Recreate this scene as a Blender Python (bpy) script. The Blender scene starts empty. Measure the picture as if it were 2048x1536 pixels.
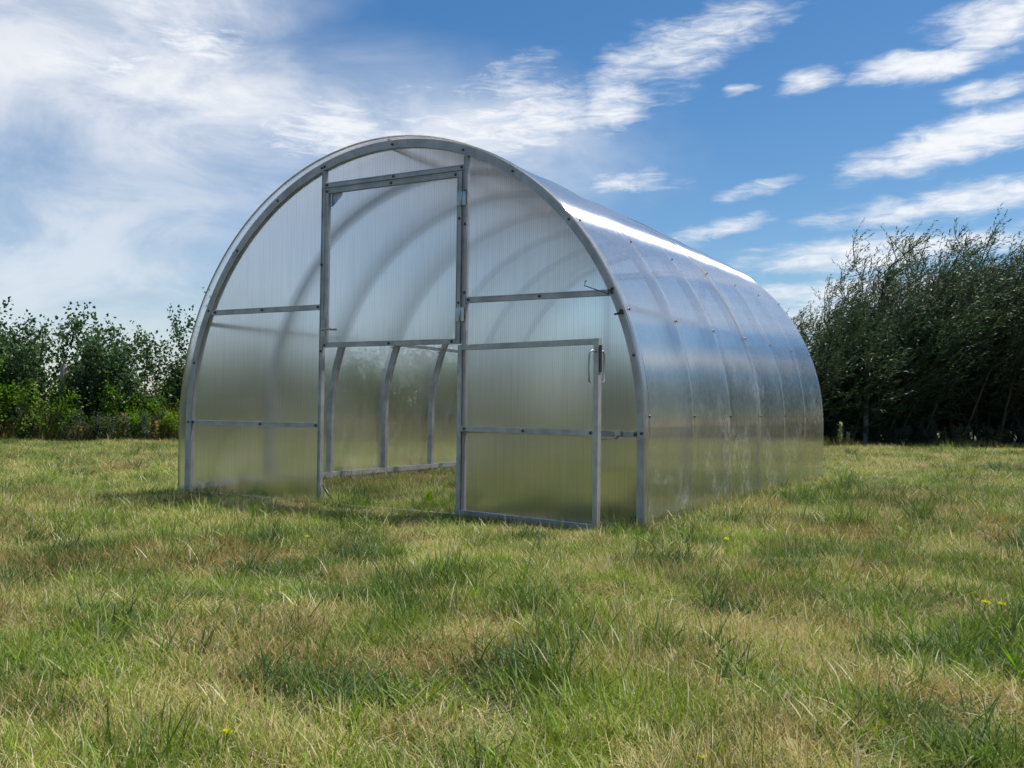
import bpy, math, random
import numpy as np
from mathutils import Vector, Matrix

random.seed(7)
rng = np.random.default_rng(11)
R = math.radians
scene = bpy.context.scene
COL = scene.collection

# ------------------------------------------------------------------ camera
cam_d = bpy.data.cameras.new('camera')
cam = bpy.data.objects.new('camera', cam_d)
COL.objects.link(cam)
scene.camera = cam
cam_d.sensor_width = 36.0
cam_d.lens = 1886.83 / 2048 * 36.0
cam_d.clip_start = 0.05
cam_d.clip_end = 2000
CP = Vector((4.5845, -4.0739, 0.5531))
cr = Vector((0.87281309, 0.48789301, 0.01255874))
cu = Vector((0.00171119, -0.02879129, 0.99958398))
cf = Vector((-0.48805161, 0.87242849, 0.02596429))
M = Matrix((cr, cu, -cf)).transposed().to_4x4()
M.translation = CP
cam.matrix_world = M

# ------------------------------------------------------------------ sun, sky, exposure
SUN_EL, SUN_AZ = 64.0, 48.0                   # azimuth clockwise from +Y
sd = Vector((math.cos(R(SUN_EL)) * math.sin(R(SUN_AZ)), math.cos(R(SUN_EL)) * math.cos(R(SUN_AZ)), math.sin(R(SUN_EL))))
sl = bpy.data.lights.new('sun', 'SUN')
sl.energy = 5.0
sl.angle = R(0.55)
sl.color = (1.0, 0.955, 0.88)
sun = bpy.data.objects.new('sun', sl)
COL.objects.link(sun)
sun.rotation_euler = sd.to_track_quat('Z', 'Y').to_euler()

scene.view_settings.view_transform = 'Standard'
scene.view_settings.look = 'None'
scene.view_settings.exposure = 0.45
scene.view_settings.gamma = 1.0
scene.view_settings.use_curve_mapping = False
scene.render.engine = 'CYCLES'
scene.cycles.max_bounces = 12
scene.cycles.diffuse_bounces = 3
scene.cycles.glossy_bounces = 4
scene.cycles.transmission_bounces = 10
scene.cycles.transparent_max_bounces = 40
scene.cycles.sample_clamp_indirect = 4.0
scene.cycles.use_denoising = True


class NT:
    """small helper to write node trees"""
    def __init__(self, tree):
        self.t = tree
        tree.nodes.clear()
    def n(self, typ, ins=None, **kw):
        nd = self.t.nodes.new(typ)
        for k, v in kw.items():
            setattr(nd, k, v)
        if ins:
            for k, v in ins.items():
                s = nd.inputs[k]
                if isinstance(v, bpy.types.NodeSocket):
                    self.t.links.new(v, s)
                elif isinstance(v, bpy.types.Node):
                    self.t.links.new(v.outputs[0], s)
                else:
                    s.default_value = v
        return nd
    def m(self, op, a, b=0.0, c=0.0, clamp=False):
        nd = self.n('ShaderNodeMath', {0: a, 1: b, 2: c}, operation=op)
        nd.use_clamp = clamp
        return nd.outputs[0]
    def ramp(self, v, a, b, lo=0.0, hi=1.0, smooth=True):
        return self.n('ShaderNodeMapRange', {'Value': v, 'From Min': a, 'From Max': b, 'To Min': lo, 'To Max': hi},
                      interpolation_type='SMOOTHSTEP' if smooth else 'LINEAR').outputs[0]
    def mix(self, f, a, b):
        nd = self.n('ShaderNodeMix', data_type='RGBA')
        for k, v in (('Factor', f), ('A', a), ('B', b)):
            s = [x for x in nd.inputs if x.name == k and x.enabled and (x.type == 'RGBA' or k == 'Factor')][0]
            if isinstance(v, bpy.types.NodeSocket):
                self.t.links.new(v, s)
            else:
                s.default_value = v
        return [o for o in nd.outputs if o.type == 'RGBA'][0]
    def noise(self, vec, scale, detail=4, rough=0.5, dist=0.0):
        return self.n('ShaderNodeTexNoise', {'Vector': vec, 'Scale': scale, 'Detail': detail, 'Roughness': rough, 'Distortion': dist}).outputs[0]
    def mapping(self, vec, scale=(1, 1, 1), loc=(0, 0, 0), rot=(0, 0, 0)):
        return self.n('ShaderNodeMapping', {'Vector': vec, 'Scale': scale, 'Location': loc, 'Rotation': rot}).outputs[0]


world = bpy.data.worlds.new('World')
scene.world = world
world.use_nodes = True
w = NT(world.node_tree)
tc = w.n('ShaderNodeTexCoord').outputs['Generated']
sky = w.n('ShaderNodeTexSky', sky_type='NISHITA', sun_disc=False)
sky.sun_elevation = R(SUN_EL)
sky.sun_rotation = R(SUN_AZ)
sky.altitude = 100
sky.air_density = 1.0
sky.dust_density = 0.6
sky.ozone_density = 2.2
sx = w.n('ShaderNodeSeparateXYZ', {0: tc})
az = w.m('MULTIPLY', w.m('ARCTAN2', sx.outputs[0], sx.outputs[1]), 57.29578)
el = w.m('MULTIPLY', w.m('ARCSINE', sx.outputs[2]), 57.29578)
P2 = w.n('ShaderNodeCombineXYZ', {0: az, 1: el, 2: 0.0}).outputs[0]
# noise is read in 3-D direction space stretched flat, so it has no seam
dv = w.mapping(w.n('ShaderNodeVectorMath', {0: P2, 1: (0.0174, 0.0174, 0)}, operation='MULTIPLY').outputs[0], rot=(0, 0, R(-4)), scale=(0.8, 3.2, 1.0))
warp = w.n('ShaderNodeTexNoise', {'Vector': w.mapping(tc, scale=(1, 1, 1.8)), 'Scale': 7.0, 'Detail': 3.0, 'Roughness': 0.6}).outputs['Color']
wv = w.n('ShaderNodeVectorMath', {0: warp, 1: (0.5, 0.5, 0.5)}, operation='SUBTRACT').outputs[0]
wv = w.n('ShaderNodeVectorMath', {0: wv, 1: (9.0, 2.2, 0.0)}, operation='MULTIPLY').outputs[0]
P2w = w.n('ShaderNodeVectorMath', {0: P2, 1: wv}, operation='ADD').outputs[0]


def blob(cx, cy, rx, ry, ang, weight):
    v = w.n('ShaderNodeVectorMath', {0: P2w, 1: (cx, cy, 0)}, operation='SUBTRACT').outputs[0]
    v = w.mapping(v, rot=(0, 0, R(-ang)))
    v = w.n('ShaderNodeVectorMath', {0: v, 1: (1 / rx, 1 / ry, 0)}, operation='MULTIPLY').outputs[0]
    ln = w.n('ShaderNodeVectorMath', {0: v}, operation='LENGTH').outputs[1]
    return w.ramp(ln, 1.35, 0.15, 0.0, weight)


def total(lst):
    acc = None
    for b in lst:
        v = blob(*b)
        acc = v if acc is None else w.m('MAXIMUM', acc, v)
    return acc


crisp = total([                                # azimuth, elevation, radii (degrees), tilt, weight
    (-31.0, 17.0, 12.5, 3.3, 3, 0.92), (-22.5, 17.9, 4.5, 2.6, 22, 0.85), (-18.0, 21.2, 8.5, 2.0, 22, 0.82), (-30.0, 19.6, 5.0, 1.4, 14, 0.62),
    (-22.5, 13.6, 5.6, 1.0, 2, 0.66), (-4.0, 14.6, 8.6, 1.6, 9, 1.0), (-3.8, 11.4, 9.6, 1.25, 4, 1.0),
    (-8.0, 8.9, 11.0, 1.3, 2, 1.0), (-9.0, 7.0, 9.5, 1.0, 1, 0.95), (-9.5, 5.4, 8.0, 0.7, 1, 0.85), (-15.0, 13.0, 3.0, 0.5, 5, 0.7), (-1.0, 20.7, 4.2, 1.7, 10, 1.0), (-4.4, 18.9, 5.2, 1.3, 5, 0.95),
    (-11.2, 18.7, 2.8, 0.9, 8, 0.8), (-15.7, 18.4, 1.6, 0.5, 5, 0.72), (-2.0, 17.0, 3.6, 0.8, 8, 0.9),
    (-17.4, 10.8, 4.2, 1.0, 12, 0.8), (-11.5, 6.0, 5.0, 0.9, 3, 0.8), (-42.0, 16.3, 10.0, 3.4, -4, 0.85), (-50.0, 19.5, 9.0, 4.0, 14, 0.8),
    (6.0, 10.0, 9.0, 1.6, 3, 0.9), (9.0, 17.0, 9.0, 2.2, 6, 0.85), (20.0, 12.0, 14.0, 2.6, 3, 1.0), (24.0, 24.0, 16.0, 4.5, 8, 1.0), (42.0, 9.0, 14.0, 2.4, 2, 1.0), (60.0, 20.0, 18.0, 5.0, 4, 1.0), (14.0, 34.0, 18.0, 5.0, 8, 1.0),
    (-62.0, 8.0, 10.0, 2.0, 2, 0.7), (-75.0, 20.0, 14.0, 6.0, 4, 0.9), (-100.0, 15.0, 16.0, 4.0, 0, 0.8), (50.0, 14.0, 14.0, 3.0, 2, 0.8)])
veil = total([
    (-56.0, 22.0, 15.0, 9.0, 16, 1.25), (-49.0, 16.5, 15.0, 6.0, -4, 1.0), (-56.0, 9.0, 22.0, 9.0, 0, 0.72), (-36.0, 15.8, 15.0, 5.0, -3, 0.95), (30.0, 36.0, 26.0, 17.0, 0, 0.95),
    (-44.0, 5.0, 20.0, 5.0, 0, 0.55), (-70.0, 34.0, 22.0, 14.0, 20, 0.8), (-95.0, 25.0, 25.0, 14.0, 0, 0.7)])
fine = w.noise(dv, 32.0, 10, 0.67, 0.7)
mid = w.noise(dv, 9.0, 6, 0.6, 0.3)
tex = w.m('MULTIPLY_ADD', fine, 0.5, w.m('MULTIPLY', mid, 0.5))
cd = w.m('MULTIPLY_ADD', w.m('SUBTRACT', tex, 0.5), 3.0, w.m('SUBTRACT', w.m('MULTIPLY', crisp, 1.35), 0.62))
cd = w.ramp(cd, -0.35, 0.95, 0.0, 1.0)
cd = w.m('MULTIPLY', cd, w.ramp(crisp, 0.02, 0.35))
vt = w.noise(w.mapping(tc, scale=(1, 1, 2.2)), 6.0, 7, 0.6, 0.5)
vd = w.m('MULTIPLY', veil, w.ramp(vt, 0.26, 0.66, 0.5, 1.0), clamp=True)
hi = w.ramp(el, 26.0, 46.0)                    # the same broken cloud goes on overhead
oc = w.m('MULTIPLY', w.ramp(w.noise(tc, 2.6, 8, 0.62, 0.4), 0.42, 0.62, 0.0, 0.85), hi)
dens = w.m('MAXIMUM', w.m('MULTIPLY', vd, 0.95), w.m('MAXIMUM', w.m('MULTIPLY', cd, 0.93), oc))
skyc = w.n('ShaderNodeHueSaturation', {'Color': sky.outputs[0], 'Saturation': 1.32, 'Value': 1.0}).outputs[0]
ccol = w.mix(w.ramp(vt, 0.3, 0.7), (5.6, 6.2, 7.2, 1), (7.6, 7.8, 8.2, 1))
ccol = w.mix(w.m('MULTIPLY', cd, 0.8), ccol, (8.9, 9.0, 9.1, 1))
allc = w.mix(dens, skyc, ccol)
bg = w.n('ShaderNodeBackground', {'Color': allc, 'Strength': 0.085})
out = w.n('ShaderNodeOutputWorld', {'Surface': bg})


# ------------------------------------------------------------------ materials
def material(name):
    m = bpy.data.materials.new(name)
    m.use_nodes = True
    return m, NT(m.node_tree)


def finish(t, shader):
    t.n('ShaderNodeOutputMaterial', {'Surface': shader})


def metal_mat(name, base, rough, metallic=0.75):
    m, t = material(name)
    pos = t.n('ShaderNodeNewGeometry').outputs['Position']
    nz = t.noise(pos, 9.0, 5, 0.6)
    n2 = t.noise(t.mapping(pos, scale=(60, 60, 6)), 2.0, 4, 0.6)
    c = t.mix(t.ramp(nz, 0.3, 0.7), tuple(b * 0.74 for b in base) + (1,), tuple(b * 1.14 for b in base) + (1,))
    rr = t.ramp(n2, 0.3, 0.7, rough - 0.07, rough + 0.1)
    bmp = t.n('ShaderNodeBump', {'Height': n2, 'Strength': 0.06, 'Distance': 0.002})
    finish(t, t.n('ShaderNodeBsdfPrincipled', {'Base Color': c, 'Metallic': metallic, 'Roughness': rr, 'Normal': bmp}))
    return m


ALU = metal_mat('galvanised_steel', (0.42, 0.405, 0.41), 0.45, 0.5)
BOLT = metal_mat('zinc_bolt', (0.10, 0.10, 0.115), 0.38, 0.9)
PLATE = metal_mat('zinc_plate', (0.48, 0.48, 0.50), 0.36, 0.85)
BLACK = metal_mat('black_steel', (0.03, 0.03, 0.035), 0.45, 0.2)


ANISO = -0.96


def sheet_mat(name, axis, blur, milk, rough, gloss):
    """multiwall polycarbonate; axis = direction across the flutes"""
    m, t = material(name)
    g = t.n('ShaderNodeNewGeometry')
    pos, inc, nor = g.outputs['Position'], g.outputs['Incoming'], g.outputs['Normal']
    across = (0.0, 0.0, 0.0)
    sc = {'x': (1, 0, 0.02), 'y': (0.02, 1, 0.02)}[axis]
    stretched = t.mapping(pos, scale=tuple(s * 1.0 for s in sc))
    streak = t.noise(stretched, 95.0, 3, 0.7)
    broad = t.noise(stretched, 9.0, 3, 0.6)
    cloud = t.noise(pos, 2.2, 4, 0.6)
    # flutes
    fl = t.n('ShaderNodeTexWave', {'Vector': t.mapping(pos, scale=(1, 0, 0) if axis == 'x' else (0, 1, 0)), 'Scale': 28.0, 'Distortion': 0.0},
             wave_type='BANDS', bands_direction='X' if axis == 'x' else 'Y').outputs[1]
    pebble = t.noise(pos, 120.0, 2, 0.5)
    h = t.m('ADD', t.m('MULTIPLY', fl, 0.35), t.m('MULTIPLY', streak, 0.6))
    h = t.m('ADD', h, t.m('MULTIPLY', pebble, 0.35))
    bmp = t.n('ShaderNodeBump', {'Height': h, 'Strength': 0.22, 'Distance': 0.0002}).outputs[0]
    # fresnel, the same from both sides
    cs = t.m('ABSOLUTE', t.n('ShaderNodeVectorMath', {0: inc, 1: bmp}, operation='DOT_PRODUCT').outputs[1])
    f = t.m('POWER', t.m('SUBTRACT', 1.0, cs, clamp=True), 3.2)
    f = t.m('MULTIPLY_ADD', f, 0.88, 0.05, clamp=True)
    f = t.m('MULTIPLY', f, gloss, clamp=True)
    tint = t.mix(t.ramp(t.m('MULTIPLY_ADD', fl, 0.35, streak), 0.35, 0.85), (0.84, 0.845, 0.86, 1), (1.0, 1.0, 1.0, 1))
    clear = t.n('ShaderNodeBsdfTransparent', {'Color': tint})
    refr = t.n('ShaderNodeBsdfRefraction', {'Color': tint, 'Roughness': rough, 'IOR': 1.06}, distribution='BECKMANN')
    if axis == 'y':                               # scuffed low down; made clearer overhead to let more sun in
        blur = t.ramp(t.n('ShaderNodeSeparateXYZ', {0: pos}).outputs[2], 0.9, 1.4, 0.80, blur)
    trans = t.n('ShaderNodeMixShader', {0: blur, 1: clear, 2: refr})
    # milk: light spread inside the walls, varying flute by flute, plus dust low down
    sz = t.n('ShaderNodeSeparateXYZ', {0: pos}).outputs[2]
    ml = t.m('MULTIPLY', milk, t.ramp(streak, 0.3, 0.75, 0.6, 1.7))
    ml = t.m('MULTIPLY', ml, t.ramp(broad, 0.3, 0.7, 0.75, 1.25))
    drip = t.noise(t.mapping(pos, scale=(70, 70, 5)), 1.0, 2, 0.5)
    ml = t.m('ADD', ml, t.m('MULTIPLY', t.ramp(drip, 0.66, 0.74), t.ramp(sz, 1.0, 1.6, 0.0, 0.10)))
    sw = t.noise(t.mapping(pos, scale=(1, 1, 1)), 5.0, 6, 0.75, 2.2)
    scuff = t.m('MULTIPLY', t.ramp(t.m('ABSOLUTE', t.m('SUBTRACT', sw, 0.5)), 0.010, 0.0, 0.0, 1.0), t.ramp(t.noise(pos, 3.1, 2, 0.5), 0.52, 0.62))
    scuff = t.m('MULTIPLY', scuff, t.ramp(sz, 1.0, 0.55, 0.0, 0.55 if axis == 'y' else 0.16))
    dust = t.m('MULTIPLY', t.ramp(cloud, 0.35, 0.7, 0.3, 1.0), t.ramp(sz, 0.7, 0.0, 0.0, 0.012))
    dirt = t.m('ADD', scuff, dust, clamp=True)
    tl = t.n('ShaderNodeBsdfTranslucent', {'Color': (0.86, 0.87, 0.90, 1)})
    df = t.n('ShaderNodeBsdfDiffuse', {'Color': (0.80, 0.81, 0.83, 1)})
    mk = t.n('ShaderNodeMixShader', {0: 0.3 if axis == 'x' else 0.42, 1: tl, 2: df})
    body = t.n('ShaderNodeMixShader', {0: ml, 1: trans, 2: mk})
    body = t.n('ShaderNodeMixShader', {0: dirt, 1: body, 2: df})
    # the flutes spread a reflection sideways (across them) far more than along them
    tang = t.n('ShaderNodeCombineXYZ', {0: 1.0 if axis == 'x' else 0.0, 1: 0.0 if axis == 'x' else 1.0, 2: 0.0}).outputs[0]
    g1_ = t.n('ShaderNodeBsdfAnisotropic', {'Color': (1, 0.975, 0.945, 1), 'Roughness': 0.125, 'Anisotropy': -0.80, 'Tangent': tang, 'Normal': bmp})
    g2_ = t.n('ShaderNodeBsdfAnisotropic', {'Color': (1, 0.975, 0.945, 1), 'Roughness': 0.42, 'Anisotropy': -0.88, 'Tangent': tang, 'Normal': bmp})
    gl = t.n('ShaderNodeMixShader', {0: t.ramp(t.noise(pos, 26.0, 4, 0.7), 0.35, 0.7, 0.08, 0.30), 1: g1_, 2: g2_})
    fin = t.n('ShaderNodeMixShader', {0: f, 1: body, 2: gl})
    fin = t.n('ShaderNodeMixShader', {0: t.m('MULTIPLY', scuff, 0.8), 1: fin, 2: df})
    finish(t, fin)
    return m


GABLE = sheet_mat('multiwall_sheet_flat', 'x', 0.88, 0.008, 0.80, 0.5)
ROOF = sheet_mat('multiwall_sheet_bent', 'y', 0.18, 0.10, 0.60, 1.65)


def inner_mat():
    m, t = material('multiwall_sheet_inner_wall')
    g = t.n('ShaderNodeNewGeometry')
    cs = t.m('ABSOLUTE', t.n('ShaderNodeVectorMath', {0: g.outputs['Incoming'], 1: g.outputs['Normal']}, operation='DOT_PRODUCT').outputs[1])
    f = t.m('POWER', t.m('SUBTRACT', 1.0, cs, clamp=True), 4.6)
    f = t.m('MULTIPLY_ADD', f, 0.5, 0.025, clamp=True)
    clear = t.n('ShaderNodeBsdfTransparent', {'Color': (0.99, 0.992, 0.995, 1)})
    gl = t.n('ShaderNodeBsdfAnisotropic', {'Color': (1, 1, 1, 1), 'Roughness': 0.2})
    finish(t, t.n('ShaderNodeMixShader', {0: f, 1: clear, 2: gl}))
    return m


INNER = inner_mat()


def two_walls(o, test):
    """outer wall keeps the sheet material, the inner wall and the cut edges get the clear one"""
    me = o.data
    me.materials.append(INNER)
    for p_ in me.polygons:
        p_.material_index = 0 if test(p_) else 1
    return o


def leaf_mat(name, cols, trans=0.45, gloss=0.35, attr='rnd'):
    m, t = material(name)
    a = t.n('ShaderNodeAttribute', attribute_name=attr).outputs['Fac']
    cr_ = t.n('ShaderNodeValToRGB', {0: a})
    e = cr_.color_ramp.elements
    while len(e) < len(cols):
        e.new(0.5)
    for i, c in enumerate(cols):
        e[i].position = i / (len(cols) - 1)
        e[i].color = tuple(c) + (1,)
    col = cr_.outputs[0]
    p = t.n('ShaderNodeBsdfPrincipled', {'Base Color': col, 'Roughness': gloss, 'Specular IOR Level': 0.25})
    tc_ = t.n('ShaderNodeHueSaturation', {'Hue': 0.485, 'Saturation': 1.15, 'Value': 1.7, 'Color': col})
    tr = t.n('ShaderNodeBsdfTranslucent', {'Color': tc_.outputs[0]})
    finish(t, t.n('ShaderNodeMixShader', {0: trans, 1: p, 2: tr}))
    return m


WILLOW_LEAF = leaf_mat('willow_leaf', [(0.022, 0.045, 0.018), (0.038, 0.070, 0.026), (0.060, 0.095, 0.050), (0.12, 0.15, 0.10)], 0.26, 0.46)
POPLAR_LEAF = leaf_mat('poplar_leaf', [(0.022, 0.050, 0.018), (0.040, 0.085, 0.030), (0.060, 0.115, 0.040), (0.13, 0.18, 0.11)], 0.28, 0.45)
LIME_LEAF = leaf_mat('lime_leaf', [(0.05, 0.105, 0.014), (0.085, 0.175, 0.018), (0.15, 0.27, 0.022)], 0.5, 0.45)
MUG_LEAF = leaf_mat('mugwort_leaf', [(0.035, 0.055, 0.03), (0.06, 0.085, 0.05), (0.13, 0.16, 0.11)], 0.3, 0.5)
DRY_LEAF = leaf_mat('dry_grass_leaf', [(0.13, 0.14, 0.04), (0.26, 0.23, 0.08), (0.42, 0.35, 0.16)], 0.35, 0.6)
YELLOW = leaf_mat('yellow_flower', [(0.45, 0.48, 0.02), (0.6, 0.6, 0.03)], 0.4, 0.6)
PALE_FLOWER = leaf_mat('pale_flower', [(0.4, 0.42, 0.22), (0.6, 0.6, 0.4)], 0.4, 0.6)


def bark_mat(name, a, b):
    m, t = material(name)
    pos = t.n('ShaderNodeNewGeometry').outputs['Position']
    nz = t.noise(t.mapping(pos, scale=(30, 30, 5)), 1.0, 6, 0.65)
    c = t.mix(t.ramp(nz, 0.3, 0.7), a + (1,), b + (1,))
    bmp = t.n('ShaderNodeBump', {'Height': nz, 'Strength': 0.5, 'Distance': 0.006})
    finish(t, t.n('ShaderNodeBsdfPrincipled', {'Base Color': c, 'Roughness': 0.85, 'Normal': bmp}))
    return m


BARK = bark_mat('bark', (0.035, 0.028, 0.02), (0.10, 0.085, 0.06))
WOOD = bark_mat('weathered_post', (0.20, 0.18, 0.16), (0.38, 0.36, 0.33))


# ------------------------------------------------------------------ mesh helpers
def link(name, me, parent=None):
    o = bpy.data.objects.new(name, me)
    COL.objects.link(o)
    if parent is not None:
        o.parent = parent
    return o


def thing(name, label, cat, loc=(0, 0, 0), rz=0.0, group=None):
    o = bpy.data.objects.new(name, None)
    COL.objects.link(o)
    o.empty_display_size = 0.2
    o.location = loc
    o.rotation_euler = (0, 0, rz)
    o['label'] = label
    o['category'] = cat
    if group:
        o['group'] = group
    return o


class MB:
    def __init__(s):
        s.v, s.f, s.sm = [], [], []
    def add(s, vs, fs, smooth=False):
        b = len(s.v)
        s.v += [tuple(v) for v in vs]
        s.f += [tuple(i + b for i in f) for f in fs]
        s.sm += [smooth] * len(fs)
        return s
    def box(s, x0, x1, y0, y1, z0, z1):
        vs = [(x, y, z) for x in (x0, x1) for y in (y0, y1) for z in (z0, z1)]
        return s.add(vs, [(0, 1, 3, 2), (4, 6, 7, 5), (0, 4, 5, 1), (2, 3, 7, 6), (0, 2, 6, 4), (1, 5, 7, 3)])
    def prism(s, poly, a, b, axis='y'):
        """extrude a polygon given in the plane normal to axis"""
        n = len(poly)
        if axis == 'y':
            vs = [(p[0], a, p[1]) for p in poly] + [(p[0], b, p[1]) for p in poly]
        else:
            vs = [(a, p[0], p[1]) for p in poly] + [(b, p[0], p[1]) for p in poly]
        fs = [tuple(range(n)), tuple(range(2 * n - 1, n - 1, -1))]
        fs += [(i, i + n, (i + 1) % n + n, (i + 1) % n) for i in range(n)]
        return s.add(vs, fs)
    def tube(s, pts, r, seg=8, smooth=True):
        pts = [Vector(p) for p in pts]
        n = len(pts)
        rs = r if hasattr(r, '__len__') else [r] * n
        vs, fs = [], []
        up = Vector((0.13, 0.21, 0.97)).normalized()
        for i, p in enumerate(pts):
            d = (pts[min(i + 1, n - 1)] - pts[max(i - 1, 0)]).normalized()
            a = d.cross(up)
            if a.length < 0.2:
                a = d.cross(Vector((1, 0, 0)))
            a.normalize()
            b = d.cross(a)
            for k in range(seg):
                t = 2 * math.pi * k / seg
                vs.append(p + (a * math.cos(t) + b * math.sin(t)) * rs[i])
        for i in range(n - 1):
            for k in range(seg):
                k2 = (k + 1) % seg
                fs.append((i * seg + k, i * seg + k2, (i + 1) * seg + k2, (i + 1) * seg + k))
        fs.append(tuple(range(seg - 1, -1, -1)))
        fs.append(tuple(range((n - 1) * seg, n * seg)))
        return s.add(vs, fs, smooth)
    def mesh(s, name, mat):
        me = bpy.data.meshes.new(name)
        me.from_pydata(s.v, [], s.f)
        me.polygons.foreach_set('use_smooth', s.sm)
        me.materials.append(mat)
        me.update()
        return me
    def build(s, name, mat, parent=None, bevel=0.0):
        o = link(name, s.mesh(name, mat), parent)
        if bevel:
            m = o.modifiers.new('bevel', 'BEVEL')
            m.width = bevel
            m.segments = 2
            m.limit_method = 'ANGLE'
        return o


# ------------------------------------------------------------------ ground
def ground_h(x, y):
    return 0.018 * np.sin(x * 1.7 + 0.6 * y) * np.cos(y * 1.3 - 0.4 * x) + 0.012 * np.sin(3.9 * x + 1.0) * np.sin(3.1 * y)


def in_house_damp(x, y):
    dx = np.maximum(np.maximum(-x, x - 3.03), 0)
    dy = np.maximum(np.maximum(-y, y - 4.0), 0)
    return np.clip(np.hypot(dx, dy) / 0.6, 0.15, 1)


def gz(x, y):
    return ground_h(x, y) * in_house_damp(x, y)


gx = np.concatenate([np.linspace(-600, -32, 10), np.linspace(-30, -9, 30), np.arange(-8.8, 13, 0.16), np.linspace(14, 40, 30), np.linspace(60, 600, 10)])
gy = np.concatenate([np.linspace(-600, -32, 8), np.linspace(-30, -6, 20), np.arange(-5.8, 17, 0.16), np.linspace(18, 45, 30), np.linspace(60, 900, 12)])
GX, GY = np.meshgrid(gx, gy)
GZ = gz(GX, GY)
V = np.stack([GX, GY, GZ], -1).reshape(-1, 3)
nx_, ny_ = len(gx), len(gy)
ii = np.arange(ny_ - 1)[:, None] * nx_ + np.arange(nx_ - 1)[None, :]
F = np.stack([ii, ii + 1, ii + nx_ + 1, ii + nx_], -1).reshape(-1, 4)
me = bpy.data.meshes.new('ground')
me.from_pydata(V.tolist(), [], F.tolist())
me.polygons.foreach_set('use_smooth', [True] * len(F))
gm, t = material('meadow_soil')
pos = t.n('ShaderNodeNewGeometry').outputs['Position']
n1, n2, n3 = t.noise(pos, 0.9, 5, 0.6), t.noise(pos, 14.0, 6, 0.7), t.noise(pos, 90.0, 3, 0.7)
c = t.mix(t.ramp(n2, 0.35, 0.65), (0.040, 0.042, 0.014, 1), (0.105, 0.088, 0.042, 1))
c = t.mix(t.ramp(n1, 0.4, 0.65, 0.0, 0.7), c, (0.055, 0.075, 0.020, 1))
c = t.mix(t.ramp(n3, 0.5, 0.7, 0.0, 0.5), c, (0.19, 0.16, 0.085, 1))
bm_ = t.n('ShaderNodeBump', {'Height': t.m('ADD', n3, n2), 'Strength': 0.7, 'Distance': 0.02})
finish(t, t.n('ShaderNodeBsdfPrincipled', {'Base Color': c, 'Roughness': 0.95, 'Normal': bm_}))
me.materials.append(gm)
ground = link('ground', me)
ground['kind'] = 'structure'

# ------------------------------------------------------------------ greenhouse
XC, ZC, XA, ZB = 1.515, 0.45, 1.475, 1.517       # centre line of the hoop tube
BAY, NB = 0.655, 6
Y0 = 0.0
YH = [0.016 + i * BAY for i in range(NB + 1)]     # tube centres


def prof(off, zlow=0.0, n=64):
    pts = [(XC - XA - off, zlow + (ZC - zlow) * k / 6) for k in range(6)]
    for k in range(n + 1):
        a = math.pi - math.pi * k / n
        pts.append((XC + (XA + off) * math.cos(a), ZC + (ZB + off) * math.sin(a)))
    pts += [(XC + XA + off, ZC - (ZC - zlow) * k / 6) for k in range(1, 7)]
    return pts


def arch_z(x, off=-0.0225):
    u = (x - XC) / (XA + off)
    return ZC + (ZB + off) * math.sqrt(max(0.0, 1 - u * u))


def arch_x(z, side, off=-0.0225):
    if z <= ZC:
        return XC + side * (XA + off)
    return XC + side * (XA + off) * math.sqrt(max(0.0, 1 - ((z - ZC) / (ZB + off)) ** 2))


def band(off_in, off_out, y0, y1, zlow=-0.06):
    """closed arch-shaped bar between two offsets of the centre line"""
    pi, po = prof(off_in, zlow), prof(off_out, zlow)
    n = len(pi)
    vs = [(x, y0, z) for x, z in pi] + [(x, y0, z) for x, z in po] + [(x, y1, z) for x, z in po] + [(x, y1, z) for x, z in pi]
    fs = []
    for i in range(n - 1):
        for k in range(4):
            a, b = k * n, ((k + 1) % 4) * n
            fs.append((a + i, b + i, b + i + 1, a + i + 1))
    fs += [(0, 3 * n, 2 * n, n), (n - 1, 2 * n - 1, 3 * n - 1, 4 * n - 1)]
    return MB().add(vs, fs)


gh = thing('greenhouse', 'arched polycarbonate greenhouse on a galvanised frame with its door open, standing on the meadow', 'greenhouse')

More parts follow.
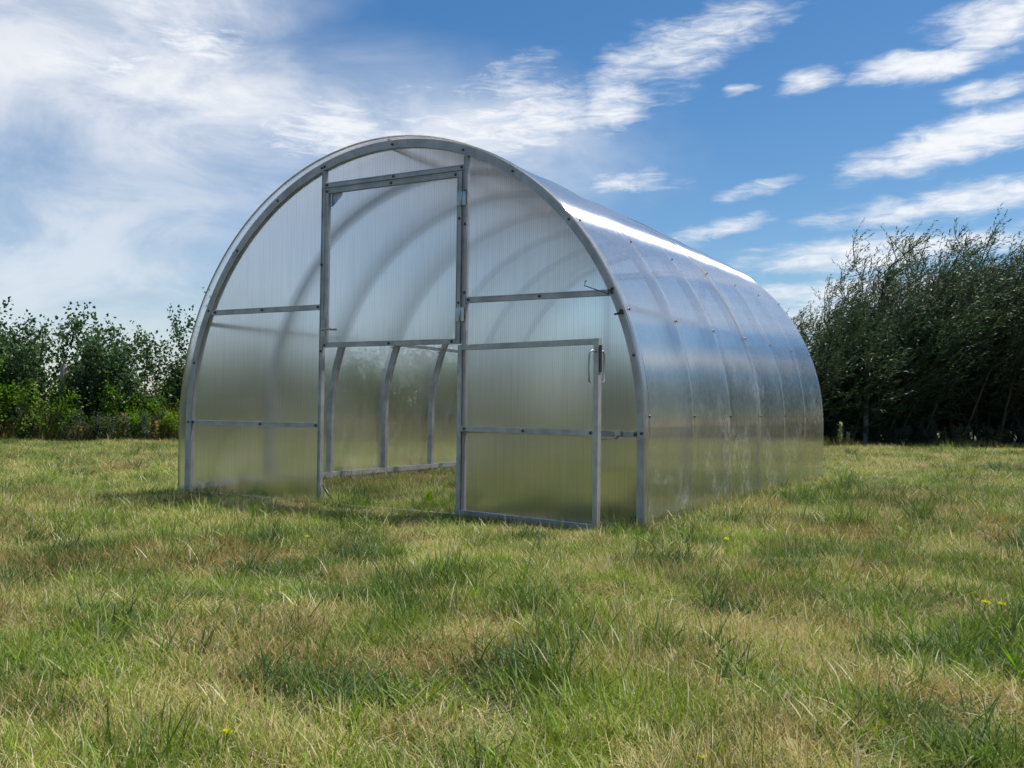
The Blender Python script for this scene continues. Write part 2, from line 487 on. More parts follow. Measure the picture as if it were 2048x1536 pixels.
# bent sheets: two lengths, second one lapped over the first at the third hoop
def bent_sheet(ya, yb, lift):
    ys = []
    y = ya
    while y < yb - 1e-6:
        ys.append(y)
        y += 0.0327
    ys.append(yb)
    for h_ in YH:                                 # finer rows where the sheet is drawn over a hoop
        ys += [h_ + d_ for d_ in (-0.022, -0.015, -0.009, -0.004, 0.0, 0.004, 0.009, 0.015, 0.022) if ya < h_ + d_ < yb]
    ys = sorted(set(round(v_, 4) for v_ in ys))
    T = 0.006
    outer, inner = [], []
    rr = np.random.default_rng(int(ya * 100) + 5)
    ph = rr.uniform(0, 6.28, 6)
    for y in ys:
        d = min(abs(y - h) for h in YH)
        bump = 0.0028 * math.exp(-(d / 0.010) ** 2) - 0.0030 * math.sin(math.pi * min(1, d / (BAY / 2)) / 2) ** 2
        po = prof(0.0225 + T + lift, -0.015, 96)
        pi = prof(0.0225 + lift, -0.015, 96)
        ro, ri = [], []
        for k, ((xo, zo), (xi, zi)) in enumerate(zip(po, pi)):
            nx, nz = (xo - xi), (zo - zi)
            l = math.hypot(nx, nz) or 1.0
            nx, nz = nx / l, nz / l
            s = k * 0.055
            wv_ = 0.0016 * (math.sin(1.9 * s + 2.2 * y + ph[0]) + math.sin(0.9 * s - 4.1 * y + ph[1]) + 0.6 * math.sin(4.3 * s + 1.2 * y + ph[2])) * min(1, d / 0.1)
            b = max(bump + wv_, -0.004) if d > 0.02 else max(bump, 0.0003)
            if d <= 0.05:
                b = max(b, 0.0003)
            ro.append((xo + nx * b, y, zo + nz * b))
            ri.append((xi + nx * b, y, zi + nz * b))
        outer.append(ro)
        inner.append(ri)
    n = len(outer[0])
    m = len(ys)
    vs = [p for row in outer for p in row] + [p for row in inner for p in row]
    B = m * n
    fs, sm = [], []
    for j in range(m - 1):
        for i in range(n - 1):
            a = j * n + i
            fs.append((a, a + n, a + n + 1, a + 1)); sm.append(True)
            fs.append((B + a, B + a + 1, B + a + n + 1, B + a + n)); sm.append(True)
    for i in range(n - 1):
        fs.append((i, i + 1, B + i + 1, B + i)); sm.append(False)
        a = (m - 1) * n + i
        fs.append((a, B + a, B + a + 1, a + 1)); sm.append(False)
    for j in range(m - 1):
        a = j * n
        fs.append((a, B + a, B + a + n, a + n)); sm.append(False)
        a = j * n + n - 1
        fs.append((a, a + n, B + a + n, B + a)); sm.append(False)
    mb = MB()
    mb.v, mb.f, mb.sm = vs, fs, sm
    o = mb.build('roof_sheet', ROOF, gh)
    return two_walls(o, lambda p_: p_.index < 2 * (m - 1) * (n - 1) and p_.index % 2 == 0)


bent_sheet(-0.045, YH[3] + 0.035, 0.0)
bent_sheet(YH[3] - 0.03, YH[6] + 0.05, 0.0075)

# hoops: a channel profile, web outward
def hoop_mesh():
    mb = MB()
    for (a, b, y0, y1) in ((-0.0225, 0.0215, -0.016, -0.0135), (-0.0225, 0.0215, 0.0135, 0.016), (0.0190, 0.0222, -0.0135, 0.0135), (-0.0225, -0.0195, -0.0135, 0.0135)):
        q = band(a, b, y0, y1, -0.05)
        mb.add(q.v, q.f)
    return mb.mesh('hoop', ALU)


hm = hoop_mesh()
for y in YH:
    o = link('hoop', hm, gh)
    o.location = (0, y, 0)

# along the house: foot rails, side purlins, ridge purlin (butted between the hoops)
def long_rail(x, z, wx, hz):
    mb = MB()
    for a, b in zip(YH[:-1], YH[1:]):
        mb.box(x - wx / 2, x + wx / 2, a + 0.0165, b - 0.0165, z - hz / 2, z + hz / 2)
    return mb


long_rail(0.052, 0.055, 0.02, 0.035).build('foot_rail', ALU, gh)
long_rail(2 * XC - 0.052, 0.055, 0.02, 0.035).build('foot_rail', ALU, gh)
for sd_ in (-1, 1):
    x = arch_x(1.045, sd_, 0.0)
    long_rail(x, 1.045, 0.022, 0.022).build('purlin', ALU, gh)
long_rail(XC, ZC + ZB - 0.002, 0.022, 0.024).build('purlin', ALU, gh)

X1, X2 = 1.078, 2.018                             # gable posts
PW = 0.022


def rail_profile(x0, x1, z, h, y0, y1):
    """top-hat rail: flat web with two raised lips"""
    mb = MB()
    mb.box(x0, x1, y0 + 0.003, y1, z - h / 2 + 0.0035, z + h / 2 - 0.0035)
    mb.box(x0, x1, y0, y1 - 0.001, z + h / 2 - 0.0035, z + h / 2)
    mb.box(x0, x1, y0, y1 - 0.001, z - h / 2, z - h / 2 + 0.0035)
    return mb


def post_profile(x, w_, z0, z1, y0, y1):
    mb = MB()
    mb.box(x - w_ / 2 + 0.0035, x + w_ / 2 - 0.0035, y0 + 0.003, y1, z0, z1)
    mb.box(x - w_ / 2, x - w_ / 2 + 0.0035, y0, y1 - 0.001, z0, z1)
    mb.box(x + w_ / 2 - 0.0035, x + w_ / 2, y0, y1 - 0.001, z0, z1)
    return mb


def panel_poly(x0, x1, z0, z1=None, gap=0.0):
    """outline of a gable panel between two verticals, cut to the arch on top / side"""
    off = -0.0225 + 0.008
    lim_l, lim_r = XC - (XA + off), XC + (XA + off)
    if z0 > ZC:
        lim_l, lim_r = arch_x(z0, -1, off), arch_x(z0, 1, off)
    a, b = max(x0, lim_l + 1e-4), min(x1, lim_r - 1e-4)
    top = []
    for k in range(41):
        x = a + (b - a) * (0.5 - 0.5 * math.cos(math.pi * k / 40))
        z = arch_z(x, off)
        if z1 is not None:
            z = min(z, z1)
        top.append((x, z))
    pts = [(a, z0)]
    for q in top:
        if (Vector(q) - Vector(pts[-1])).length > 1e-4:
            pts.append(q)
    if (Vector((b, z0)) - Vector(pts[-1])).length > 1e-4:
        pts.append((b, z0))
    return pts


bolt_mb = MB()
ring = 10
vs = [(0.0075 * math.cos(k * 2 * math.pi / ring), 0.0, 0.0075 * math.sin(k * 2 * math.pi / ring)) for k in range(ring)]
vs += [(0.0075 * math.cos(k * 2 * math.pi / ring), -0.0018, 0.0075 * math.sin(k * 2 * math.pi / ring)) for k in range(ring)]
vs += [(0.0052 * math.cos(k * 2 * math.pi / ring), -0.002, 0.0052 * math.sin(k * 2 * math.pi / ring)) for k in range(ring)]
vs += [(0.0048 * math.cos(k * 2 * math.pi / ring), -0.0055, 0.0048 * math.sin(k * 2 * math.pi / ring)) for k in range(ring)]
vs += [(0, -0.0078, 0)]
fs = []
for L in range(3):
    fs += [(L * ring + k, L * ring + (k + 1) % ring, (L + 1) * ring + (k + 1) % ring, (L + 1) * ring + k) for k in range(ring)]
fs += [(3 * ring + k, 3 * ring + (k + 1) % ring, 4 * ring) for k in range(ring)]
bolt_mb.add(vs, fs, True)
BOLT_ME = bolt_mb.mesh('bolt', BOLT)


def bolt(p, direction=(0, -1, 0), parent=gh, s=1.0):
    o = link('bolt', BOLT_ME, parent)
    o.location = p
    o.rotation_euler = Vector(direction).to_track_quat('-Y', 'Z').to_euler()
    o.scale = (s, s, s)
    return o


def gable(yf, sgn, door_open):
    """yf = outer face plane; sgn = -1 looks toward -y"""
    def yy(a, b):                                 # a,b depths inward from the face
        p_, q_ = yf - sgn * a, yf - sgn * b
        return (min(p_, q_), max(p_, q_))
    fr = yy(0.0, 0.024)
    pn = yy(0.006, 0.0115)
    for x in (X1, X2):
        mb = MB()
        z1 = arch_z(x) - 0.003
        mb.box(x - PW / 2, x + PW / 2, fr[0], fr[1], -0.03, z1)
        for s in (-1, 1):
            e = yy(-0.003, 0.0)
            mb.box(x + s * (PW / 2 - 0.002) - 0.002, x + s * (PW / 2 - 0.002) + 0.002, e[0], e[1] - 0.0005 if sgn < 0 else e[1], -0.03, z1 - 0.002)
        mb.build('gable_post', ALU, gh)
    def rail(x0, x1, z, h):
        mb = MB()
        mb.box(x0, x1, fr[0], fr[1], z - h / 2, z + h / 2)
        e = yy(-0.003, -0.0002)
        for s in (-1, 1):
            mb.box(x0 + 0.001, x1 - 0.001, e[0], e[1], z + s * (h / 2 - 0.002) - 0.002, z + s * (h / 2 - 0.002) + 0.002)
        mb.build('gable_rail', ALU, gh)
    for z, h in ((0.445, 0.026), (1.108, 0.028)):
        rail(arch_x(z, -1) + 0.004, X1 - PW / 2 - 0.001, z, h)
        rail(X2 + PW / 2 + 0.001, arch_x(z, 1) - 0.004, z - 0.004, h)
    rail(X1 + PW / 2 + 0.001, X2 - PW / 2 - 0.001, 1.790, 0.026)
    rail(arch_x(0.0, -1) + 0.004, X1 - PW / 2 - 0.001, 0.012, 0.022)
    rail(X2 + PW / 2 + 0.001, arch_x(0.0, 1) - 0.004, 0.012, 0.022)
    rail(X1 + PW / 2 + 0.001, X2 - PW / 2 - 0.001, 0.004, 0.018)
    # fixed panels, one piece per field
    fl = lambda p_: p_.index == (0 if sgn < 0 else 1)
    z_list = [(0.024, 0.445 - 0.0135), (0.4585, 1.108 - 0.0145), (1.1225, None)]
    for a, b in z_list:
        two_walls(MB().prism(panel_poly(0, X1 - PW / 2 - 0.0008, a, b), pn[0], pn[1]).build('gable_panel', GABLE, gh), fl)
        a2, b2 = (a if a < 0.1 else a - 0.004), (None if b is None else b - 0.004)
        two_walls(MB().prism(panel_poly(X2 + PW / 2 + 0.0008, 9, a2, b2), pn[0], pn[1]).build('gable_panel', GABLE, gh), fl)
    two_walls(MB().prism(panel_poly(X1 + PW / 2 + 0.0008, X2 - PW / 2 - 0.0008, 1.8035, None), pn[0], pn[1]).build('gable_panel', GABLE, gh), fl)


gable(0.0, -1, True)
gable(YH[6] + 0.016, 1, False)


def door_leaf(width, z0, z1, loc, rz, rails, handle_z=None, hinge_zs=(), handle_side=1, bolts=(), proud=0.004):
    """leaf hinged at local x=0 and reaching to local x=-width; outer face toward local -y"""
    H = z1 - z0
    fw = 0.027
    leaf = link('door_leaf', MB().box(-width + fw, -fw, -0.004 + 0.0075, 0.013, fw * 0.9, H - fw * 0.9).mesh('door_leaf', GABLE), gh)
    two_walls(leaf, lambda p_: abs(p_.normal.y) > 0.5 and p_.center.y < 0.006)
    leaf.location = (loc[0], loc[1], z0)
    leaf.rotation_euler = (0, 0, rz)
    def vbar(x0, x1):
        mb = MB().box(x0, x1, -proud, 0.018, 0, H)
        for a in (x0, x1 - 0.004):
            mb.box(a, a + 0.004, -proud - 0.003, -proud - 0.0003, 0.001, H - 0.001)
        mb.build('stile', ALU, leaf)
    vbar(-width, -width + fw)
    vbar(-fw, 0)
    for z, h in [(fw / 2, fw), (H - fw / 2, fw)] + rails:
        mb = MB().box(-width + fw + 0.0006, -fw - 0.0006, -proud + 0.0008, 0.017, z - h / 2 + 0.0004, z + h / 2 - 0.0004)
        for s in (-1, 1):
            mb.box(-width + fw + 0.001, -fw - 0.001, -proud - 0.002, -proud + 0.0005, z + s * (h / 2 - 0.0024) - 0.002, z + s * (h / 2 - 0.0024) + 0.002)
        mb.build('rail', ALU, leaf)
    for hz in hinge_zs:
        mb = MB()
        mb.box(-0.026, -0.002, -proud - 0.006, -proud - 0.0032, hz - 0.035, hz + 0.035)
        mb.box(0.004, 0.026, -proud - 0.006, -proud - 0.0032, hz - 0.035, hz + 0.035)
        mb.tube([(0.001, -proud - 0.007, hz - 0.037), (0.001, -proud - 0.007, hz + 0.037)], 0.005, 8)
        mb.build('hinge', PLATE, leaf)
    for (bx, bz) in bolts:
        bolt((bx, -proud - 0.0005, bz), (0, -1, 0), leaf)
    return leaf


# upper leaf: closed
ul = door_leaf(0.905, 0.880, 1.768, (2.001, -0.004, 0), 0.0, [], hinge_zs=(0.15, 0.745),
               bolts=[(-0.89, 0.872), (-0.45, 0.874), (-0.04, 0.874), (-0.45, 0.0135), (-0.05, 0.0135), (-0.012, 0.21), (-0.012, 0.645), (-0.89, 0.012)])
hb = MB()
hb.box(-0.905, -0.882, -0.013, -0.0075, 0.060, 0.150)
hb.tube([(-0.893, -0.012, 0.098), (-0.888, -0.036, 0.098), (-0.862, -0.044, 0.098), (-0.775, -0.044, 0.094)], 0.0065, 8)
hb.build('handle', ALU, ul)
# inner corner strap of the upper leaf
MB().prism([(-0.876, 0.862), (-0.80, 0.862), (-0.80, 0.850), (-0.864, 0.79), (-0.876, 0.79)], 0.0185, 0.0205).build('corner_strap', PLATE, ul)

# lower leaf: swung round, almost flat against the right side of the gable
OPEN = R(168)
ll = door_leaf(0.880, 0.012, 0.872, (2.010, -0.016, 0), OPEN, [(0.436, 0.026)], hinge_zs=(0.21, 0.64), proud=0.004,
               bolts=[])
for z in (0.436,):
    for x in (-0.05, -0.44, -0.84):
        bolt((x, 0.0185, z), (0, 1, 0), ll)
for sgn_ in (-1, 1):
    y0 = 0.018 if sgn_ > 0 else -0.007
    h = MB()
    h.tube([(-0.866, y0, 0.80), (-0.866, y0 + sgn_ * 0.030, 0.805), (-0.862, y0 + sgn_ * 0.044, 0.79), (-0.860, y0 + sgn_ * 0.046, 0.73), (-0.862, y0 + sgn_ * 0.044, 0.668), (-0.862, y0 + sgn_ * 0.028, 0.660)], [0.005, 0.005, 0.0045, 0.0045, 0.0045, 0.004], 8)
    h.box(-0.878, -0.855, min(y0, y0 + sgn_ * 0.004), max(y0, y0 + sgn_ * 0.004), 0.765, 0.830)
    h.build('handle', ALU, ll)
MB().box(-0.8845, -0.8805, -0.004, 0.012, 0.71, 0.83).build('latch_plate', BLACK, ll)

# back gable: closed pair of leaves
door_leaf(0.905, 0.880, 1.768, (X1 + PW / 2 + 0.003, YH[6] + 0.018, 0), math.pi, [], hinge_zs=(0.15, 0.745))
door_leaf(0.905, 0.012, 0.872, (X1 + PW / 2 + 0.003, YH[6] + 0.018, 0), math.pi, [(0.436, 0.026)], hinge_zs=(0.21, 0.64))

# bolts on the front hoop
YB = -0.0008
for z in (0.446, 0.807, 1.121, 1.469, 1.738):
    for s in (-1, 1):
        bolt((arch_x(z, s, 0.0), YB, z))
for x in (1.063, 1.082, 1.550, 2.001):
    bolt((x, YB, arch_z(x, -0.002)))
bolt((2.985, YB, 0.02))
# bolts on posts and rails
for (x, z) in [(X1 - 0.004, 1.345), (X1 + 0.002, 0.86), (2.020, 1.665), (2.020, 1.495), (2.022, 1.143),
               (2.045, 1.104), (2.453, 1.104), (2.835, 1.104), (0.631, 1.108), (1.052, 1.108), (0.632, 0.445), (1.052, 0.445),
               (1.104, 1.790), (1.561, 1.790), (1.995, 1.790), (2.96, 0.441), (0.25, 1.108), (0.08, 0.445)]:
    bolt((x, -0.0032, z))
# bolts through the bent sheets, both sides, at every hoop
for i, y in enumerate(YH):
    lift = 0.0085 if i >= 3 else 0.0012
    for z in (0.5248, 1.0244, 1.462):
        for s in (-1, 1):
            off = 0.0225 + 0.006 + lift
            x = arch_x(z, s, off)
            n = Vector(((x - XC) / (XA + off) ** 2, 0, max(0, z - ZC) / (ZB + off) ** 2)).normalized()
            yb = y + (0.006 if s > 0 and i == 0 else 0)
            bolt((x, yb, z), n, s=1.15)
    # crown bolts
    bolt((XC, y, ZC + ZB + 0.0225 + 0.006 + lift), (0, 0, 1), s=1.1)

# hold-open hook at the right top rail
hk = MB()
hk.tube([(2.828, -0.012, 1.112), (2.836, -0.020, 1.102), (2.826, -0.026, 1.096), (2.770, -0.050, 1.116), (2.722, -0.062, 1.134), (2.726, -0.062, 1.150), (2.733, -0.062, 1.158)], 0.0028, 6)
hk.tube([(2.828, -0.004, 1.112), (2.828, -0.016, 1.112)], 0.005, 8)
hk.build('hook', BLACK, gh)
# catch under the arch, right
ct = MB()
ct.box(2.882, 2.900, -0.018, -0.001, 1.000, 1.020)
ct.tube([(2.888, -0.012, 1.004), (2.862, -0.030, 0.996)], 0.005, 6)
ct.build('catch', BLACK, gh)
# catch with pin on the right middle rail
ct = MB()
ct.box(2.862, 2.890, -0.016, -0.0032, 0.432, 0.458)
ct.box(2.890, 2.894, -0.020, -0.0032, 0.430, 0.460)
ct.tube([(2.866, -0.012, 0.430), (2.874, -0.012, 0.420)], 0.007, 8)
ct.tube([(2.874, -0.014, 0.424), (2.83, -0.03, 0.418), (2.795, -0.04, 0.414)], 0.003, 6)
ct.build('catch', PLATE, gh)
MB().box(2.950, 2.966, -0.020, -0.0006, 0.040, 0.062).build('corner_bracket', BLACK, gh)
# diagonal stay at the foot of the left post
MB().tube([(1.098, 0.010, 0.115), (1.17, 0.06, -0.015)], 0.005, 6).build('stay', BOLT, gh)

# ------------------------------------------------------------------ foliage generator
def poly_mesh(name, V, F, mat, rnd=None, smooth=False):
    V = np.asarray(V, dtype=np.float32)
    F = np.asarray(F, dtype=np.int32)
    me = bpy.data.meshes.new(name)
    me.vertices.add(len(V))
    me.vertices.foreach_set('co', V.ravel())
    k = F.shape[1]
    me.loops.add(F.size)
    me.loops.foreach_set('vertex_index', F.ravel())
    me.polygons.add(len(F))
    me.polygons.foreach_set('loop_start', np.arange(0, F.size, k, dtype=np.int32))
    me.polygons.foreach_set('loop_total', np.full(len(F), k, dtype=np.int32))
    if smooth:
        me.polygons.foreach_set('use_smooth', np.ones(len(F), dtype=bool))
    me.update(calc_edges=True)
    if rnd is not None:
        a = me.attributes.new('rnd', 'FLOAT', 'POINT')
        a.data.foreach_set('value', np.asarray(rnd, dtype=np.float32))
    me.materials.append(mat)
    return me


def norm(a):
    return a / (np.linalg.norm(a, axis=-1, keepdims=True) + 1e-9)


def leaves(P, D, L, W, shape='narrow', cup=0.15, rg=rng):
    """P base points, D leaf axis, L length, W width -> verts, quads, per-vertex random"""
    n = len(P)
    D = norm(D)
    r = norm(rg.normal(size=(n, 3)))
    S = norm(np.cross(D, r))
    N = np.cross(D, S)
    L = L[:, None]
    W = W[:, None]
    if shape == 'narrow':
        pts = [P, P + D * L * 0.45 + S * W * 0.5 + N * L * 0.03, P + D * L + N * L * -cup, P + D * L * 0.45 - S * W * 0.5 + N * L * 0.03]
        q = [[0, 1, 2, 3]]
    else:
        pts = [P, P + D * L * 0.18 + S * W * 0.5, P + D * L * 0.45 + S * W * 0.46 + N * L * cup * 0.6, P + D * L - N * L * cup,
               P + D * L * 0.45 - S * W * 0.46 + N * L * cup * 0.6, P + D * L * 0.18 - S * W * 0.5]
        q = [[0, 1, 2, 3], [0, 3, 4, 5]]
    k = len(pts)
    V = np.stack(pts, 1).reshape(-1, 3)
    base = (np.arange(n) * k)[:, None, None]
    F = (np.array(q)[None] + base).reshape(-1, 4)
    rnd = np.repeat(rg.beta(2, 3, n), k)
    return V, F, rnd


def path(p0, d0, length, n, bend, wob, rg):
    pts = [np.array(p0, float)]
    d = np.array(d0, float)
    d /= np.linalg.norm(d)
    st = length / n
    for _ in range(n):
        d = d + np.array(bend) / n + rg.normal(size=3) * wob
        d /= np.linalg.norm(d)
        pts.append(pts[-1] + d * st)
    return np.array(pts)


def plant(name, label, cat, loc, h, spec, group, seed, leaf_m, copies_parent=None):
    rg = np.random.default_rng(seed)
    P_, D_ = [], []
    wood = MB()
    wind = np.array(spec.get('wind', (0, 0, 0)), float)
    for s in range(spec['stems']):
        a = rg.uniform(0, 2 * math.pi)
        r0 = spec['base'] * math.sqrt(rg.uniform())
        p0 = (r0 * math.cos(a), r0 * math.sin(a) * spec.get('flat', 0.7), -0.03)
        lean = spec['lean'] * rg.uniform(0.2, 1)
        L = h * rg.uniform(*spec.get('hr', (0.7, 1.02)))
        st = path(p0, (lean * math.cos(a), lean * math.sin(a), 1), L, 8, wind * 0.6 + np.array((0, 0, 0.1)), 0.05, rg)
        rad = spec['rad'] * L / 3
        wood.tube([tuple(q) for q in st], [rad * (1 - 0.85 * k / 8) for k in range(9)], 5)
        nb = spec['branches']
        for b in range(nb):
            tt = spec['from'] + (1 - spec['from']) * (b + rg.uniform()) / nb
            k = min(int(tt * 8), 7)
            f = tt * 8 - k
            q0 = st[k] * (1 - f) + st[k + 1] * f
            aa = rg.uniform(0, 2 * math.pi)
            bd = np.array((math.cos(aa), math.sin(aa), spec['rise'] * rg.uniform(0.4, 1.2)))
            bl = spec['blen'] * (1.15 - 0.75 * tt) * rg.uniform(0.6, 1.2) * h / 3
            bp_ = path(q0, bd, bl, 5, wind + np.array((0, 0, spec['up'])), 0.09, rg)
            if bl > 0.2:
                wood.tube([tuple(q) for q in bp_[::2]] + [tuple(bp_[-1])] if len(bp_) % 2 == 0 else [tuple(q) for q in bp_[::2]], 0.004 + rad * 0.12, 3)
            for tw in range(spec['twigs']):
                t2 = rg.uniform(0.15, 1)
                k2 = min(int(t2 * 5), 4)
                f2 = t2 * 5 - k2
                q1 = bp_[k2] * (1 - f2) + bp_[k2 + 1] * f2
                td = norm(bp_[k2 + 1] - bp_[k2]) + rg.normal(size=3) * 0.55
                tp = path(q1, td, spec['tlen'] * rg.uniform(0.5, 1.3), 4, wind * 1.2 + np.array((0, 0, spec['up'])), 0.1, rg)
                nl = spec['leaves']
                u = (np.arange(nl) + rg.uniform(size=nl)) / nl * 3.999
                kk = u.astype(int)
                ff = (u - kk)[:, None]
                pp = tp[kk] * (1 - ff) + tp[kk + 1] * ff
                dd = norm(tp[kk + 1] - tp[kk])
                side = norm(rg.normal(size=(nl, 3)))
                P_.append(pp)
                D_.append(dd * spec.get('along', 0.8) + side * spec.get('spread', 0.6) + wind * spec.get('lw', 0.6) - np.array((0, 0, spec.get('droop', 0.1))))
        # leader shoot
        nl = spec['leaves'] * 12
        u = rg.uniform(spec['from'], 1, nl) * 7.999
        kk = u.astype(int)
        ff = (u - kk)[:, None]
        P_.append(st[kk] * (1 - ff) + st[kk + 1] * ff)
        D_.append(norm(rg.normal(size=(nl, 3))) + np.array((0, 0, 0.5)) + wind)
    P_, D_ = np.concatenate(P_), np.concatenate(D_)
    ok = P_[:, 2] > 0.02
    P_, D_ = P_[ok], D_[ok]
    n = len(P_)
    ls = spec['ls']
    if spec['shape'] == 'broad':
        D_ = norm(D_)
        P_ = P_ + D_ * 0.03
    V, F, rnd = leaves(P_, D_, rg.uniform(0.65, 1.25, n) * ls[0], rg.uniform(0.7, 1.2, n) * ls[1], spec['shape'], rg=rg)
    root = thing(name, label, cat, loc, 0, group)
    link(spec.get('crown', 'crown'), poly_mesh('crown', V, F, leaf_m, rnd), root)
    wood.build('stem' if cat != 'tree' else 'trunk', BARK, root)
    return root, n


def copy_plant(src, label, loc, rz, s, group):
    r = src.copy()
    COL.objects.link(r)
    r.location = loc
    r.rotation_euler = (0, 0, rz)
    r.scale = s
    r['label'] = label
    r['group'] = group
    for ch in list(src.children):
        c_ = ch.copy()
        COL.objects.link(c_)
        c_.parent = r
    return r


HR = np.array((0.87281309, 0.48789301)); HR /= np.linalg.norm(HR)
HF = np.array((-HR[1], HR[0]))
HO = np.array((4.5845, -4.0739)) + HF * 14.7      # hedge line through the middle of the far edge


def hedge(s, back=0.0):
    """s metres along the hedge line (0 = middle), back metres behind its front edge"""
    q = HO + HR * s + HF * (0.16 * s + back)
    return (float(q[0]), float(q[1]), 0.0)


WIND = np.array((HR[0], HR[1], 0.0)) * 0.75
willow = dict(stems=12, base=0.85, lean=0.5, rad=0.030, branches=19, **{'from': 0.04}, rise=0.9, blen=1.35, up=0.45, twigs=9, tlen=0.46,
              leaves=15, ls=(0.080, 0.016), shape='narrow', wind=tuple(WIND * 0.75), along=0.8, spread=0.6, lw=0.5, droop=0.05, hr=(0.62, 0.97))
WG = 'willows along the right hedge'
W1, n1_ = plant('willow_tree', 'lowest willow, standing right behind the greenhouse\'s far right corner', 'tree', hedge(5.25, 0.9), 1.95, willow, WG, 21, WILLOW_LEAF)
W2, n2_ = plant('willow_tree', 'windblown willow with one slim shoot rising above the dip beside it', 'tree', hedge(5.8, 1.0), 2.45, willow, WG, 22, WILLOW_LEAF)
W3, n3_ = plant('willow_tree', 'dark willow in the middle of the right-hand hedge, rounded sloping top', 'tree', hedge(6.8, 1.1), 3.05, willow, WG, 23, WILLOW_LEAF)
W4, n4_ = plant('willow_tree', 'tallest willow at the right edge of the photo, long shoots blown to the right', 'tree', hedge(8.15, 1.2), 3.95, willow, WG, 24, WILLOW_LEAF)
copy_plant(W3, 'willow filling the gap left of the tallest one, shorter than it', hedge(7.4, 1.0), 0.25, (1, 1, 1.08), WG)
copy_plant(W2, 'low willow between the slim-shoot willow and the dark middle willow', hedge(6.15, 1.1), -0.2, (1, 1, 0.93), WG)
for k, (s, hh, src) in enumerate([(8.8, 1.1, W3), (9.5, 1.0, W4), (10.2, 1.15, W3), (10.9, 1.0, W4), (11.6, 1.05, W3), (12.3, 1.0, W4), (13.0, 1.1, W3), (13.8, 1.0, W4), (14.7, 1.0, W4), (15.8, 1.0, W4), (17.2, 1.0, W4)]):
    copy_plant(src, 'willow of the hedge running on past the right edge of the photo', hedge(s, 1.2), 0.3 * (k % 3 - 1), (1.1, 1.1, hh), WG)
WB = 'willows in the second row behind the right hedge'
for k, (s, hh, src) in enumerate([(6.2, 0.8, W2), (6.9, 0.85, W3), (7.5, 0.9, W3), (8.6, 0.88, W4), (9.8, 0.9, W4), (11.0, 0.9, W4), (12.2, 0.9, W4), (13.4, 0.9, W4)]):
    copy_plant(src, 'willow in the second row, only glimpsed through the right-hand hedge', hedge(s, 2.3), 0.5 * (k % 2) - 0.3, (1.15, 1.1, hh), WB)

poplar = dict(stems=7, base=0.7, lean=0.5, rad=0.022, branches=10, **{'from': 0.12}, rise=0.9, blen=1.0, up=0.5, twigs=5, tlen=0.32,
              leaves=11, ls=(0.052, 0.043), shape='broad', wind=(0.05, 0.03, 0), along=0.4, spread=0.9, lw=0.1, droop=0.25, hr=(0.55, 1.02))
PG = 'poplar bushes along the left hedge'
Q1, _ = plant('poplar_bush', 'poplar bush at the far left with a sprig leaning left above its top', 'bush', hedge(-7.7, 0.7), 1.95, poplar, PG, 31, POPLAR_LEAF)
Q2, _ = plant('poplar_bush', 'tall sprigged poplar bush second from the left edge', 'bush', hedge(-7.0, 0.9), 2.0, poplar, PG, 32, POPLAR_LEAF)
Q3, _ = plant('poplar_bush', 'poplar bush behind the grey fence post, open airy top', 'bush', hedge(-6.35, 0.9), 1.8, poplar, PG, 33, POPLAR_LEAF)
copy_plant(Q2, 'dark poplar bush beside the left foot of the greenhouse', hedge(-5.25, 0.8), 1.3, (1, 1, 0.87), PG)
copy_plant(Q1, 'poplar bush half hidden behind the greenhouse\'s left edge, one high sprig', hedge(-4.55, 1.0), 2.6, (0.9, 0.9, 1.02), PG)
copy_plant(Q3, 'low poplar bush between the fence post bush and the dark bush', hedge(-5.85, 1.0), 1.9, (1, 1, 0.86), PG)
tall = dict(poplar); tall.update(stems=2, base=0.1, lean=0.12, branches=9, blen=0.35, twigs=2)
plant('poplar_sapling', 'slim poplar sapling whose tip peeps past the greenhouse\'s left arch', 'tree', hedge(-4.66, 0.9), 2.45, tall, None, 41, POPLAR_LEAF)
BG = 'poplar bushes seen through the greenhouse'
for k, s in enumerate((-3.8, -2.9, -2.0, -1.1, -0.2, 0.7, 1.6, 2.5, 3.4, 4.3)):
    copy_plant((Q1, Q2, Q3)[k % 3], 'bush of the back hedge, a blurred dark shape through the greenhouse sheets', hedge(s, 0.9 + 0.2 * (k % 2)), 0.9 * k, (1.05, 1.05, 0.88), BG)
XG = 'willows on the far right side of the meadow'
for k in range(11):
    copy_plant((W3, W4)[k % 2], 'willow of the hedge that closes the meadow on the right, outside the photo', (15.5 + 0.7 * math.sin(k * 1.7), 17.0 - 1.75 * k, 0), 0.3 * k, (1.15, 1.15, 1.05), XG)
UG = 'undergrowth bushes in the shade of the willows'
for k, s in enumerate(np.arange(5.2, 15.0, 0.75)):
    copy_plant((Q1, Q2, Q3)[k % 3], 'low bush in the deep shade under the willows', hedge(float(s), 2.0), 1.7 * k, (1.2, 1.2, 0.75), UG)
OG = 'bushes of the hedge past the left edge'
for k, s in enumerate((-8.6, -9.5, -10.5)):
    copy_plant((Q2, Q3, Q1)[k % 3], 'poplar bush of the hedge running on past the left edge of the photo', hedge(s, 0.8), 1.1 * k + 0.4, (1.1, 1.1, 0.95), OG)

